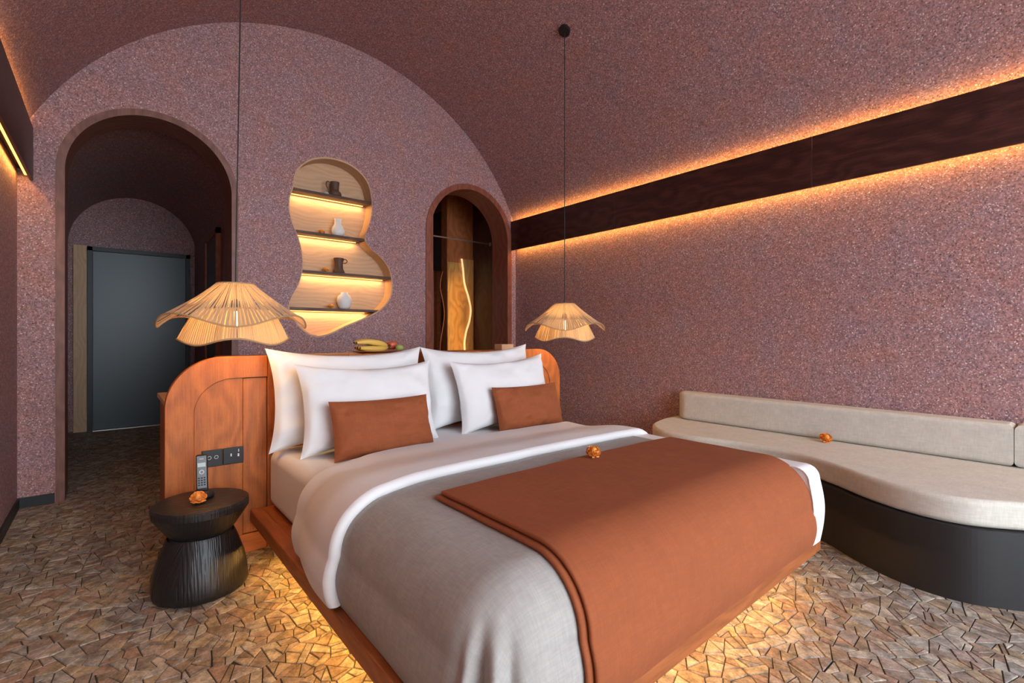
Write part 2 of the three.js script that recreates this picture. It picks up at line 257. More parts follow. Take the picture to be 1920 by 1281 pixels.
// ---------------------------------------------------------------- floor of split stone chips
const CH = Math.cos(39.9 * Math.PI / 180), SH = Math.sin(39.9 * Math.PI / 180);
const depthOf = (x, z) => x * SH - z * CH, sideOf = (x, z) => x * CH + z * SH;
{
  seed(4242);
  const floor = structure('floor', 'floor of irregular brown and grey split stone chips', 'floor');
  part('grout', box(-0.75, 4.4, -0.08, -0.004, -8.3, ZF + 0.2), M.grout, floor);
  const S = 0.09, x0 = -0.5, x1 = 4.06, z0 = -8.05, z1 = 2.4, nx = Math.ceil((x1 - x0) / S) + 2, nz = Math.ceil((z1 - z0) / S) + 2;
  const px = (i, j) => x0 + (i - 0.5 + (hash(i, j, 1) - 0.5) * 0.95) * S, pz = (i, j) => z0 + (j - 0.5 + (hash(i, j, 2) - 0.5) * 0.95) * S;
  const cut = (poly, nx_, nz_, d) => { // keep nx*x + nz*z <= d
    const out = []; for (let i = 0; i < poly.length; i++) { const a = poly[i], b = poly[(i + 1) % poly.length], da = nx_ * a[0] + nz_ * a[1] - d, db = nx_ * b[0] + nz_ * b[1] - d; if (da <= 0) out.push(a); if (da * db < 0) { const t = da / (da - db); out.push([a[0] + (b[0] - a[0]) * t, a[1] + (b[1] - a[1]) * t]); } } return out;
  };
  const area = (p) => { let a = 0; for (let i = 0; i < p.length; i++) { const q = p[(i + 1) % p.length]; a += p[i][0] * q[1] - q[0] * p[i][1]; } return a / 2; };
  const mid = (p) => p.reduce((s, q) => [s[0] + q[0] / p.length, s[1] + q[1] / p.length], [0, 0]);
  const inset = (p, d) => { let out = p; const n = p.length; for (let i = 0; i < n; i++) { const a = p[i], b = p[(i + 1) % n], l = Math.hypot(b[0] - a[0], b[1] - a[1]); if (l < 1e-5) continue; const ex = (b[1] - a[1]) / l, ez = -(b[0] - a[0]) / l; out = cut(out, ex, ez, ex * a[0] + ez * a[1] - d); if (out.length < 3) return []; } return out; };
  const chips = [];
  const split = (p) => {
    const A = Math.abs(area(p)); if (A < rr(0.0018, 0.0056)) { chips.push(p); return; }
    const c = mid(p); let far = 0, dir = [1, 0]; for (const q of p) { const d = Math.hypot(q[0] - c[0], q[1] - c[1]); if (d > far) { far = d; dir = [(q[0] - c[0]) / d, (q[1] - c[1]) / d]; } }
    const t = rr(-0.75, 0.75), n = [dir[0] * Math.cos(t) - dir[1] * Math.sin(t), dir[0] * Math.sin(t) + dir[1] * Math.cos(t)], d = n[0] * c[0] + n[1] * c[1] + rr(-0.012, 0.012);
    for (const q of [cut(p, n[0], n[1], d), cut(p, -n[0], -n[1], -d)]) if (q.length > 2 && Math.abs(area(q)) > 0.0005) split(q);
  };
  for (let i = 0; i < nx; i++) for (let j = 0; j < nz; j++) {
    const cx = px(i, j), cz = pz(i, j); if (cz < -5.05 && (cx > 0.95 || cx < -0.45)) { if (!(cz > -5.7)) continue; }
    let p = [[cx - 0.3, cz - 0.3], [cx + 0.3, cz - 0.3], [cx + 0.3, cz + 0.3], [cx - 0.3, cz + 0.3]];
    for (let a = -2; a <= 2; a++) for (let b = -2; b <= 2; b++) { if (!a && !b) continue; const qx = px(i + a, j + b), qz = pz(i + a, j + b), ex = qx - cx, ez = qz - cz; p = cut(p, ex, ez, ex * (cx + qx) / 2 + ez * (cz + qz) / 2); if (p.length < 3) break; }
    if (p.length < 3) continue;
    for (const [ex, ez, d] of [[1, 0, x1], [-1, 0, -x0], [0, 1, z1], [0, -1, -z0]]) p = cut(p, ex, ez, d);
    if (p.length > 2) split(p);
  }
  const TONES = [[0.56, 0.45, 0.33], [0.45, 0.33, 0.23], [0.62, 0.55, 0.46], [0.5, 0.34, 0.25], [0.6, 0.47, 0.31], [0.53, 0.49, 0.44], [0.7, 0.6, 0.48], [0.42, 0.33, 0.27], [0.55, 0.44, 0.38]];
  const chipMats = TONES.map(([r, g, b]) => std({ color: lin(r, g, b), roughness: 0.72, map: M.stoneMerged.map }));
  const list = [];
  for (const raw of chips) {
    let p = area(raw) > 0 ? raw : raw.slice().reverse();
    p = p.filter((q, i) => { const n = p[(i + 1) % p.length]; return Math.hypot(q[0] - n[0], q[1] - n[1]) > 0.004; }); if (p.length < 3) continue;
    const base = inset(p, rr(0.0008, 0.0018)), top = inset(p, 0.0032); if (base.length < 3 || top.length < 3) continue;
    const c = mid(p), y = rr(-0.0012, 0.0008), tx = rr(-0.008, 0.008), tz = rr(-0.008, 0.008), pos = [], uv = [];
    const T = (q) => [q[0], y + (q[0] - c[0]) * tx + (q[1] - c[1]) * tz, q[1]], B = (q) => [q[0], -0.0045, q[1]];
    const tri = (a, b, d) => { for (const q of [a, b, d]) { pos.push(...q); uv.push(q[0], q[2]); } };
    for (let i = 1; i < top.length - 1; i++) tri(T(top[0]), T(top[i + 1]), T(top[i]));
    for (let i = 0; i < base.length; i++) { const a = base[i], b = base[(i + 1) % base.length], near = (q) => top.reduce((m, w) => (Math.hypot(w[0] - q[0], w[1] - q[1]) < Math.hypot(m[0] - q[0], m[1] - q[1]) ? w : m), top[0]), ta = near(a), tb = near(b); tri(B(a), T(ta), B(b)); if (ta !== tb) tri(T(ta), T(tb), B(b)); }
    const g = new THREE.BufferGeometry(); g.setAttribute('position', new THREE.Float32BufferAttribute(pos, 3)); g.setAttribute('uv', new THREE.Float32BufferAttribute(uv, 2)); g.computeVertexNormals();
    const D = depthOf(c[0], c[1]), u = 960 + 903 * sideOf(c[0], c[1]) / D, v = 629 + 903 * 1.2 / D;
    const seen = D > 0.4 && u > -20 && u < 1940 && v < 1300 && !(c[0] > 0.72 && c[0] < 2.6 && c[1] < -0.95 && c[1] > -3.05) && !(c[0] > 3.0 && c[1] > -2.3);
    list.push({ g, k: Math.floor(rnd() * TONES.length), t: rr(0.8, 1.15), size: seen ? Math.abs(area(p)) / (D * D * D) : 0 });
  }
  list.sort((a, b) => b.size - a.size);
  list.slice(0, 300).forEach((e) => part('stone_chip', e.g, chipMats[e.k], floor));
  const rest = list.slice(300).map((e) => { const n = e.g.attributes.position.count, c = new Float32Array(n * 3); for (let i = 0; i < n; i++) c.set(TONES[e.k].map((w) => w * e.t), i * 3); e.g.setAttribute('color', new THREE.BufferAttribute(c, 3)); return e.g; });
  const r = part('stone_chips', mergeGeometries(rest), M.stoneMerged, floor); r.userData.kind = 'stuff';
  console.log('chips', list.length, 'in view', list.filter((e) => e.size).length);
}

// ---------------------------------------------------------------- ledges with hidden strips
function ledge(front, wall, label) {                    // a board held off the wall, strips hidden behind its top and bottom edge
  const g = thing('light_ledge', label, 'ledge'), d = Math.sign(wall - front), back = front + d * 0.018, X = (p, q, ...r) => box(Math.min(p, q), Math.max(p, q), ...r);
  for (const [a, b] of [[ZB + 0.002, -3.1], [-3.098, -1.3], [-1.298, 0.5], [0.502, ZF]]) part('fascia_board', boxUV(rbox(Math.min(front, back), Math.max(front, back), 2.288, 2.66, a, b, 0.002, 1), 'z'), M.mahogany, g);
  part('carrier', X(back, wall - d * 0.001, 2.36, 2.5, ZB + 0.002, ZF), M.mahogany, g);
  for (const s of [1, -1]) {
    const x = back + d * (s > 0 ? 0.016 : 0.02), y = s > 0 ? 2.575 : 2.318;
    part('led_strip', box(x - 0.006, x + 0.006, Math.min(y, y - s * 0.004), Math.max(y, y - s * 0.004), ZB + 0.01, ZF - 0.01), M.led, g);
    part('led_channel', X(back, x + d * 0.008, Math.min(y - s * 0.004, s > 0 ? 2.5 : 2.36), Math.max(y - s * 0.004, s > 0 ? 2.5 : 2.36), ZB + 0.01, ZF - 0.01), M.mahogany, g);
    rectLight(AMBER, LED_LEDGE * (s > 0 ? 1.0 : 0.7), [x, y + s * 0.003, (ZB + ZF) / 2], [d * 0.3, s, 0], [0, 0, 1], ZF - ZB - 0.1, s > 0 ? 0.04 : 0.022, 'ledge_led');
  }
}
ledge(3.955, XR, 'dark mahogany light ledge along the right wall');
ledge(XL + 0.08, XL, 'dark mahogany light ledge at the left edge');

// ---------------------------------------------------------------- niche with shelves
const SHELF_Y = [2.585, 2.193, 1.822, 1.465];
{
  const n = thing('display_niche', 'curvy light oak display niche with glowing shelves in the wall', 'niche');
  const outline = nichePoints(1), outer = nichePoints(1.025);
  part('back_panel', boxUV(extrude(new THREE.Shape(outer), 0.02, ZB - 0.19)), M.oak, n);
  const ring = new THREE.Shape(nichePoints(1.002)); ring.holes.push(new THREE.Path(nichePoints(0.982).reverse()));
  part('lining', boxUV(extrude(ring, 0.172, ZB - 0.172)), M.oak, n);
  const span = (y) => { const xs = []; for (let i = 0; i < outline.length; i++) { const a = outline[i], b = outline[(i + 1) % outline.length]; if ((a.y - y) * (b.y - y) <= 0 && a.y !== b.y) xs.push(a.x + (b.x - a.x) * (y - a.y) / (b.y - a.y)); } return [Math.min(...xs), Math.max(...xs)]; };
  for (const y of SHELF_Y) {
    const [a, b] = span(y - 0.01);
    const s = part('shelf', boxUV(rbox(a + 0.008, b - 0.008, y - 0.026, y, ZB - 0.17, ZB - 0.004, 0.003, 1)), M.shelf, n);
    const [c, d] = span(y - 0.05), c1 = Math.max(a, c) + 0.03, d1 = Math.min(b, d) - 0.05;
    part('led_strip', box(c1, d1, y - 0.030, y - 0.026, ZB - 0.145, ZB - 0.125), M.led, s);
    rectLight(lin(1, 0.62, 0.27), LED_NICHE * 0.6, [(c1 + d1) / 2, y - 0.033, ZB - 0.135], [0, -1, 0], [1, 0, 0], d1 - c1, 0.02, 'shelf_led');
  }
}
function jug(at, label, flip, wide) {
  const g = thing('jug', label, 'jug', undefined, at);
  const p = wide ? [[0, 0], [0.05, 0], [0.064, 0.02], [0.06, 0.045], [0.043, 0.06], [0.038, 0.075], [0.043, 0.13], [0.045, 0.15], [0.04, 0.15], [0.036, 0.08], [0, 0.07]] : [[0, 0], [0.054, 0], [0.058, 0.015], [0.048, 0.035], [0.04, 0.055], [0.04, 0.11], [0.05, 0.148], [0.05, 0.155], [0.044, 0.155], [0.036, 0.1], [0, 0.09]];
  part('body', lathe(p, 28), M.ceramicBrown, g);
  const s = flip ? 1 : -1;
  part('handle', wide ? tube([V(s * 0.042, 0.14, 0), V(s * 0.075, 0.145, 0), V(s * 0.085, 0.11, 0), V(s * 0.065, 0.07, 0), V(s * 0.045, 0.052, 0)], 0.006, 24) : tube([V(s * 0.045, 0.145, 0), V(s * 0.07, 0.15, 0), V(s * 0.085, 0.132, 0), V(s * 0.07, 0.112, 0), V(s * 0.04, 0.108, 0)], 0.005, 24), M.ceramicBrown, g);
  return g;
}
function vase(at, label, pts) { const g = single('vase', label, 'vase', lathe(pts, 32), M.ceramicWhite); g.position.set(...at); return g; }
const ZS = ZB - 0.085;
jug([1.735, SHELF_Y[0], ZS], 'dark brown ceramic jug on the top shelf of the niche', false, true);
vase([1.765, SHELF_Y[1], ZS], 'white vase with a narrow neck on the second niche shelf', [[0, 0], [0.048, 0], [0.062, 0.03], [0.064, 0.06], [0.05, 0.1], [0.034, 0.125], [0.032, 0.165], [0.036, 0.178], [0.03, 0.178], [0.026, 0.13], [0, 0.12]]);
jug([1.775, SHELF_Y[2], ZS], 'dark brown ceramic jug on the third niche shelf', true, false);
vase([1.83, SHELF_Y[3], ZS], 'bulbous white vase on the lowest niche shelf', [[0, 0], [0.042, 0], [0.06, 0.03], [0.072, 0.075], [0.072, 0.1], [0.06, 0.135], [0.036, 0.155], [0.033, 0.172], [0.027, 0.172], [0.03, 0.15], [0, 0.14]]);
// marigolds: ruffled heads of many small petals
function marigold(at, r, label, s, tilt = [0, 0]) {
  seed(s);
  const g = thing('marigold', label, 'flower', undefined, at), list = [];
  for (let i = 0; i < 150; i++) {                      // a pompon: cupped, frilled petals all around the head
    const yy = 1 - 1.35 * (i + 0.5) / 150, az = i * 2.39996 + rr(-0.25, 0.25), el = Math.asin(clamp(yy, -1, 1)), L = r * rr(0.82, 1.04), w = r * rr(0.3, 0.42), ph = rr(0, 6), tip = rr(0.1, 0.5);
    list.push(grid(4, 3, (u, v) => {
      const q = (u - 0.5) * w * (0.5 + 0.7 * v), e = el + tip * v * v + 0.1 * Math.sin(u * 12 + ph) * v, R = L * (0.45 + 0.55 * v) * (1 - 0.5 * (u - 0.5) ** 2), c = Math.cos(e) * R;
      return [c * Math.cos(az) - q * Math.sin(az), Math.sin(e) * R, c * Math.sin(az) + q * Math.cos(az)];
    }));
  }
  list.push(new THREE.SphereGeometry(r * 0.55, 14, 10));
  const p = part('petals', merge(list), M.marigold, g); p.position.y = r * 0.62; p.scale.y = 0.85; p.rotation.set(tilt[0], 0, tilt[1]);
  part('calyx', lathe([[0, 0], [r * 0.3, 0], [r * 0.42, r * 0.12], [r * 0.3, r * 0.3], [0, r * 0.34]], 14), M.leaf, g);
  return g;
}
marigold([1.60, SHELF_Y[1], ZS + 0.02], 0.033, 'small orange marigold beside the white vase on the second niche shelf', 1);
marigold([1.645, SHELF_Y[2], ZS + 0.01], 0.036, 'small orange marigold left of the jug on the third niche shelf', 2);
marigold([1.69, SHELF_Y[3], ZS + 0.02], 0.033, 'small orange marigold beside the bulbous vase on the lowest niche shelf', 3);
{ const c = single('shell_ornament', 'small beige ornament left of the jug on the top shelf', 'ornament', lathe([[0, 0], [0.026, 0], [0.032, 0.012], [0.022, 0.03], [0.008, 0.04], [0, 0.041]], 16), M.sofa); c.position.set(1.645, SHELF_Y[0], ZS + 0.01); }

// ---------------------------------------------------------------- dressing area beyond the right arch
structure('wall_dressing', 'brown wooden end wall beyond the right arch', 'wall', boxUV(box(3.655, 4.1, 0, 3.2, -5.95, -5.8), 'y'), M.teakDark);
{
  const rod = thing('clothes_rail', 'thin metal clothes rail across the right archway', 'rail');
  const r = new THREE.CylinderGeometry(0.01, 0.01, 1.1, 12); r.rotateZ(Math.PI / 2); r.translate(3.55, 2.475, -5.37); part('rod', r, M.metal, rod);
  const c = new THREE.CylinderGeometry(0.024, 0.024, 0.012, 20); c.rotateZ(Math.PI / 2); c.translate(4.094, 2.475, -5.37); part('wall_flange', c, M.metal, rod);
  const c2 = new THREE.CylinderGeometry(0.024, 0.024, 0.02, 20); c2.rotateZ(Math.PI / 2); c2.translate(3.0, 2.475, -5.37); part('wall_flange', c2, M.metal, rod);
  structure('wall_return', 'short reddish wall return holding the clothes rail', 'wall', boxUV(box(2.93, 3.0, 0, 3.2, -5.5, -5.07), 'y'), M.trimRed);
  // boards in place of a backlit wavy mirror; amber reflection put into wood colour
  const g = thing('backlit_mirror_board', 'tall wavy amber board in place of a backlit mirror beyond the right arch', 'lamp');
  const pts = [[3.88, 2.3], [3.905, 2.15], [3.93, 1.95], [4.0, 1.75], [4.04, 1.58], [4.02, 1.42], [3.96, 1.25], [3.93, 1.08], [3.95, 0.9], [3.99, 0.7]].map(([x, y]) => V(x, y, -5.77));
  part('wavy_strip', tube(pts, 0.014, 90, 8), M.halo, g);
  const sp = new THREE.CatmullRomCurve3(pts.map((p) => V(p.x - 0.0, p.y, 0))).getPoints(60), sh = new THREE.Shape(); sh.moveTo(4.09, 2.3); for (const p of sp) sh.lineTo(p.x + 0.012, p.y); sh.lineTo(4.09, 0.7); sh.closePath();
  part('wavy_board', boxUV(extrude(sh, 0.02, -5.79), 'y'), M.amberReflectWood, g);
  rectLight(AMBER, 11, [3.80, 1.35, -5.62], [0, 0, -1], [0, 1, 0], 1.3, 0.04, 'wavy_led');
  part('mirror_glow_board', boxUV(box(3.66, 4.09, 0.0, 2.24, -5.799, -5.792), 'y'), M.amberReflectWood, g);
  const m = thing('wavy_mirror', 'narrow wavy mirror left of the amber panel', 'mirror');
  const ms = new THREE.Shape(); const q = new THREE.CatmullRomCurve3([[3.60, 2.1], [3.56, 1.9], [3.60, 1.7], [3.63, 1.5], [3.6, 1.3], [3.56, 1.05], [3.58, 0.8]].map(([x, y]) => V(x, y, 0))).getPoints(50);
  ms.moveTo(3.40, 2.1); for (const p of q) ms.lineTo(p.x, p.y); ms.lineTo(3.40, 0.8); ms.closePath();
  part('mirror_glass', extrude(ms, 0.012, -5.84), M.mirror, m);
  part('mirror_edge', tube(q.filter((_, i) => i % 5 === 0).map((p) => V(p.x, p.y, -5.832)), 0.008, 60, 6), M.teakDark, m);
  part('mirror_stand', boxUV(box(3.42, 3.47, 0, 2.05, -5.88, -5.842), 'y'), M.teakDark, m);
}

// ---------------------------------------------------------------- headboard
{
  const g = thing('headboard', 'orange teak headboard with rounded ends behind the bed', 'headboard');
  const Z0 = -3.035, Z1 = -2.985, x0 = 0.217, x1 = 3.042, top = 1.082;
  const bevel = { bevelEnabled: true, bevelSize: 0.003, bevelThickness: 0.003, bevelSegments: 2 };
  const wing = (m) => { // m = 1 left end, -1 right end; local x measured inward from the end
    const X = (d) => (m > 0 ? x0 + d : x1 - d), s = new THREE.Shape(), pt = (d, y) => [X(d), y];
    const arc = (cx, cy, r, a0, a1) => { for (let i = 0; i <= 20; i++) { const a = a0 + (a1 - a0) * i / 20; s.lineTo(X(cx + r * Math.cos(a)), cy + r * Math.sin(a)); } };
    s.moveTo(...pt(0, 0.105)); s.lineTo(...pt(0, top - 0.26)); arc(0.26, top - 0.26, 0.26, Math.PI, Math.PI / 2); s.lineTo(...pt(0.468, top)); s.lineTo(...pt(0.468, top - 0.113));
    s.lineTo(...pt(0.30, top - 0.113)); arc(0.30, top - 0.295, 0.182, Math.PI / 2, Math.PI); s.lineTo(...pt(0.118, 0.105)); s.closePath();
    part('border', boxUV(extrude(s, Z1 - Z0, Z0, bevel), 'y'), M.teak, g);
    const i = new THREE.Shape(), d0 = 0.124; i.moveTo(X(d0), 0.105); i.lineTo(X(d0), top - 0.295); for (let k = 0; k <= 20; k++) { const a = Math.PI - Math.PI / 2 * k / 20; i.lineTo(X(0.30 + 0.176 * Math.cos(a)), top - 0.295 + 0.176 * Math.sin(a)); }
    i.lineTo(X(0.344), top - 0.119); i.lineTo(X(0.344), 0.105); i.closePath();
    part('inner_panel', boxUV(extrude(i, Z1 - Z0 - 0.006, Z0, bevel), 'y'), M.teak, g);
    part('inner_panel', boxUV(m > 0 ? rbox(X(0.348), X(0.468), 0.105, top - 0.119, Z0, Z1 - 0.004, 0.003, 1) : rbox(X(0.468), X(0.348), 0.105, top - 0.119, Z0, Z1 - 0.004, 0.003, 1), 'y'), M.teak, g);
    part('plinth_board', boxUV(m > 0 ? rbox(X(0), X(0.468), 0, 0.101, Z0, Z1, 0.003, 1) : rbox(X(0.468), X(0), 0, 0.101, Z0, Z1, 0.003, 1)), M.teak, g);
  };
  wing(1); wing(-1);
  for (let i = 0; i < 4; i++) { const a = x0 + 0.471 + i * (x1 - x0 - 0.942) / 4, b = a + (x1 - x0 - 0.942) / 4 - 0.003; part('centre_panel', boxUV(rbox(a, b, 0.0, top, Z0, Z1 - 0.002, 0.003, 1), 'y'), M.teak, g); }
  const c = thing('ledge_cabinet', 'low reddish wooden cabinet hidden behind the headboard', 'cabinet');
  part('cabinet_body', boxUV(box(0.5, 2.8, 0, 1.035, -3.42, -3.041)), M.teakDark, c);
  part('cabinet_top', boxUV(rbox(0.49, 2.81, 1.035, 1.075, -3.43, -3.041, 0.004)), M.teakDark, c);
  const k = thing('desk', 'pale wooden desk peeking out behind the left end of the headboard', 'desk');
  part('desk_top', boxUV(rbox(0.243, 2.75, 0.79, 0.82, -3.95, -3.44, 0.003, 1)), M.oak, k);
  for (const x of [0.255, 2.70]) part('leg_panel', boxUV(box(x, x + 0.03, 0, 0.79, -3.9, -3.48), 'y'), M.teakDark, k);
  // switch plates on the left wing
  const p = thing('switch_plate', 'black double switch and socket plate on the headboard', 'switch');
  const zp = -2.9845;
  for (const [a, b] of [[0.372, 0.466], [0.469, 0.566]]) part('plate', rbox(a, b, 0.503, 0.592, zp, zp + 0.009, 0.003), M.black, p);
  for (const x of [0.405, 0.437]) part('switch_icon', new THREE.TorusGeometry(0.0085, 0.0012, 6, 20).translate(x, 0.552, zp + 0.0092), M.print, p);
for (const [a, b, c, d] of [[0.503, 0.509, 0.545, 0.56], [0.537, 0.545, 0.540, 0.556], [0.540, 0.544, 0.565, 0.58]]) part('socket_hole', rbox(a, b, c, d, zp + 0.008, zp + 0.0098, 0.0008, 1), M.print, p);
}

// ---------------------------------------------------------------- bed
{
  const g = thing('bed', 'wide low platform bed of reddish teak with glowing underside', 'bed');
  part('deck', boxUV(box(0.66, 2.57, 0.17, 0.232, -2.98, -0.885), 'z'), M.teakDark, g);
  for (const x of [0.6, 2.565]) part('side_rail', boxUV(rbox(x, x + 0.065, 0.165, 0.235, -2.98, -0.825, 0.008, 3), 'z'), M.teakDark, g);
  part('foot_rail', boxUV(rbox(0.664, 2.566, 0.165, 0.235, -0.89, -0.824, 0.008, 3), 'x'), M.teakDark, g);
  part('plinth', boxUV(box(0.85, 2.38, 0, 0.165, -2.98, -1.07)), M.mahogany, g);
  const strip = (x0, x1, z0, z1) => part('led_strip', box(x0, x1, 0.158, 0.1645, z0, z1), M.led, g);
  strip(0.70, 0.712, -2.75, -0.95); strip(2.508, 2.52, -2.75, -0.95); strip(0.75, 2.45, -0.937, -0.925);
  rectLight(AMBER, LED_BED, [0.706, 0.155, -1.85], [-0.35, -1, 0], [0, 0, 1], 1.8, 0.012, 'bed_led');
  rectLight(AMBER, LED_BED, [2.514, 0.155, -1.85], [0.35, -1, 0], [0, 0, 1], 1.8, 0.012, 'bed_led');
  rectLight(AMBER, LED_BED, [1.6, 0.155, -0.931], [0, -1, 0.35], [1, 0, 0], 1.7, 0.012, 'bed_led');
  single('mattress', 'thick mattress in a white fitted sheet on the platform', 'mattress', rbox(0.69, 2.53, 0.236, 0.562, -2.975, -0.92, 0.06, 5), M.white);
}
// cloth laid over the mattress: a, b are lengths along the cloth; off lifts it off the layer below; K holds the shape it lies on
const BED = { left: 0.645, right: 9, foot: -0.845, top: 0.574, rc: 0.15, bottom: 0.242, fold: 1 }, SHEET = { left: -9, right: 2.585, foot: -0.806, top: 0.588, rc: 0.055, bottom: 0.242, fold: 0 }, BAND = { ...BED, right: 2.585, fold: 0 };
function drape(a, b, off, K) {
  const { rc, top } = K, lo = K.left + rc, hi = K.right - rc, B0 = K.foot - rc, ex = a < lo ? a - lo : a > hi ? a - hi : 0, ez = Math.max(0, b - B0), quarter = rc * Math.PI / 2, eMax = quarter + (top - rc - K.bottom);
  let e = Math.hypot(ex, ez); const dx = e > 1e-6 ? ex / e : 0, dz = e > 1e-6 ? ez / e : 0; e = Math.min(e, eMax);
  const th = Math.min(e, quarter) / rc, sn = Math.sin(th), cs = Math.cos(th), down = Math.max(0, e - quarter), dn = clamp(down / (eMax - quarter), 0, 1);
  let h = rc * sn + 0.02 * Math.sin(Math.PI * dn);
  const dome = 0.014 * (1 - Math.min(1, ((a - 1.61) / 0.965) ** 2)), wr = 0.004 * (vnoise(a * 5, b * 5, 101) - 0.5) + 0.0025 * (vnoise(a * 14, b * 9, 102) - 0.5);
  if (K.fold && dx < -0.01 && dz > 0.01) { // gathered pleats where the cloth turns the corner at the foot
    const f = Math.atan2(dz, -dx), k = smooth(0.25, 0.8, e / eMax), w = (c, s) => Math.exp(-(((f - c) / s) ** 2));
    h += k * (0.045 * w(0.82, 0.10) - 0.035 * w(0.60, 0.08) - 0.03 * w(1.04, 0.09) + 0.022 * w(0.42, 0.09));
  }
  const o = off + wr;
  return [clamp(a, lo, hi) + dx * (h + o * sn), top + dome - rc * (1 - cs) - down + o * cs, Math.min(b, B0) + dz * (h + o * sn), a, b];
}
const hang = (K) => K.rc * Math.PI / 2 + K.top - K.rc - K.bottom;
function cloth(a0, a1, b0, b1, off, K, thick, nu = 110, nv = 110, edge, swell = () => 1) {   // a closed slab of cloth
  const E = edge ?? (() => 0), T = (v) => thick * swell(v), A = (u) => a0 + (a1 - a0) * u, B = (v) => b0 + (b1 - b0) * v;
  const f = (k) => (u, v) => drape(A(u), B(v) + E(A(u), v), off + k * T(v), K);
  const up = grid(nu, nv, f(1)), dn = grid(nu, nv, (u, v) => f(0)(1 - u, v));
  const rim = (fn, n) => grid(n, 6, (u, w) => { const [a, v, sa, sb] = fn(u), t = Math.PI * w, h = T(v); return drape(a + sa * Math.sin(t) * h * 0.5, B(v) + E(a, v) + sb * Math.sin(t) * h * 0.5, off + h * (0.5 + 0.5 * Math.cos(t)), K); });
  return merge([up, dn, rim((u) => [A(u), 0, 0, -1], nu), rim((u) => [A(1 - u), 1, 0, 1], nu), rim((u) => [a0, 1 - u, -1, 0], nv), rim((u) => [a1, u, 1, 0], nv)]);
}
{
  const aL = BED.left + BED.rc - hang(BED), bF = BED.foot - BED.rc + hang(BED), aR = BAND.right - BAND.rc + hang(BAND);
  const sb = SHEET.foot - SHEET.rc + hang(SHEET), shell = cloth(2.41, SHEET.right - SHEET.rc + hang(SHEET), -2.0, sb, 0.0, SHEET, 0.006, 60, 110);
  const end = grid(80, 1, (u, v) => { const p = drape(2.41, -1.5 + (sb + 1.5) * u, 0.003, SHEET); return v ? [2.4105, 0.35, -1.2] : [2.4105, p[1], p[2]]; });   // the tucked end under the throw
  single('white_sheet', 'white sheet showing along the right edge of the bed', 'sheet', merge([shell, end]), M.white);
  single('bedspread', 'grey beige linen bedspread hanging over the foot of the bed', 'bedspread', cloth(aL, 2.408, -1.98, bF, 0.004, BED, 0.016, 190, 150), M.linen);
  // thick white turned-down band
  single('folded_duvet', 'thick white folded-back duvet edge across the bed', 'duvet', cloth(aL + 0.01, aR, -2.34, -1.76, 0.014, BAND, 0.046, 130, 60, (a, v) => (v < 0.5 ? 0.12 * smooth(1.1, 0.72, a) : 0.06 * smooth(1.0, 0.7, a)) * (v < 0.5 ? 1 - 2 * v : 2 * v - 1), (v) => 0.12 + 0.88 * smooth(0.25, 0.85, v)), M.white);
  const t = thing('throw_blanket', 'rust orange throw blanket over the foot of the bed', 'blanket');
  part('lower_layer', cloth(0.912, 2.42, -1.515, bF, 0.0225, BED, 0.014, 90, 100), M.rust, t);
  part('upper_layer', cloth(0.93, 2.415, -1.505, bF - 0.01, 0.0385, BED, 0.014, 90, 100), M.rust, t);
}
// pillows
function pillowGeometry(W, H, T, s, pinch = 0.06) {
  const N = 44, f = (side) => (u, v) => {
    const a = (side > 0 ? u : 1 - u) * 2 - 1, b = v * 2 - 1, ra = Math.abs(a), rb = Math.abs(b);
    const x = a * W / 2 * (1 - pinch * (1 - rb ** 2.2) * ra ** 3), y = b * H / 2 * (1 - pinch * 2.1 * (1 - ra ** 2.2) * rb ** 3);
    const body = Math.pow(Math.max(0, (1 - ra ** 2.4) * (1 - rb ** 2.4)), 0.46);
    const edge = Math.min(1, body * 3), wr = (vnoise(a * 4 + 9, b * 3 + 9, s) - 0.5) * 0.022 * edge + (vnoise(a * 9 + 9, b * 7 + 9, s + 1) - 0.5) * 0.012 * edge * (0.4 + ra * rb);
    return [x, y, side * (T / 2 * body * (1 - 0.12 * b) + wr), x, y];
  };
  return merge([grid(N, N, f(1)), grid(N, N, f(-1))]);
}
function pillow(name, label, category, group, W, H, T, at, lean, turn, roll, s, material, pinch = 0.085) {
  const m = single(name, label, category, pillowGeometry(W, H, T, s, pinch), material, group); m.position.set(...at); m.rotation.set(-lean, turn, roll, 'YXZ'); return m;
}
pillow('pillow', 'large white pillow against the headboard, left of the two rear pillows', 'pillow', 'white pillows', 0.955, 0.57, 0.18, [1.13, 0.845, -2.845], 0.16, 0.0, -0.005, 201, M.white);
pillow('pillow', 'large white pillow against the headboard, right of the two rear pillows', 'pillow', 'white pillows', 0.955, 0.57, 0.18, [2.09, 0.845, -2.845], 0.16, 0.0, 0.012, 203, M.white);
pillow('pillow', 'white pillow directly behind the larger left rust cushion', 'pillow', 'white pillows', 0.83, 0.5, 0.18, [1.165, 0.802, -2.65], 0.24, 0.02, -0.01, 205, M.white);
pillow('pillow', 'white pillow directly behind the right rust cushion', 'pillow', 'white pillows', 0.83, 0.5, 0.18, [2.15, 0.802, -2.65], 0.24, -0.02, 0.04, 207, M.white);
pillow('cushion', 'rust orange lumbar cushion on the left side of the bed', 'cushion', 'rust cushions', 0.58, 0.31, 0.13, [1.15, 0.708, -2.46], 0.3, 0.03, -0.012, 209, M.rust, 0.035);
pillow('cushion', 'rust orange lumbar cushion on the right side of the bed', 'cushion', 'rust cushions', 0.58, 0.31, 0.13, [2.225, 0.708, -2.475], 0.3, -0.02, 0.0, 211, M.rust, 0.035);

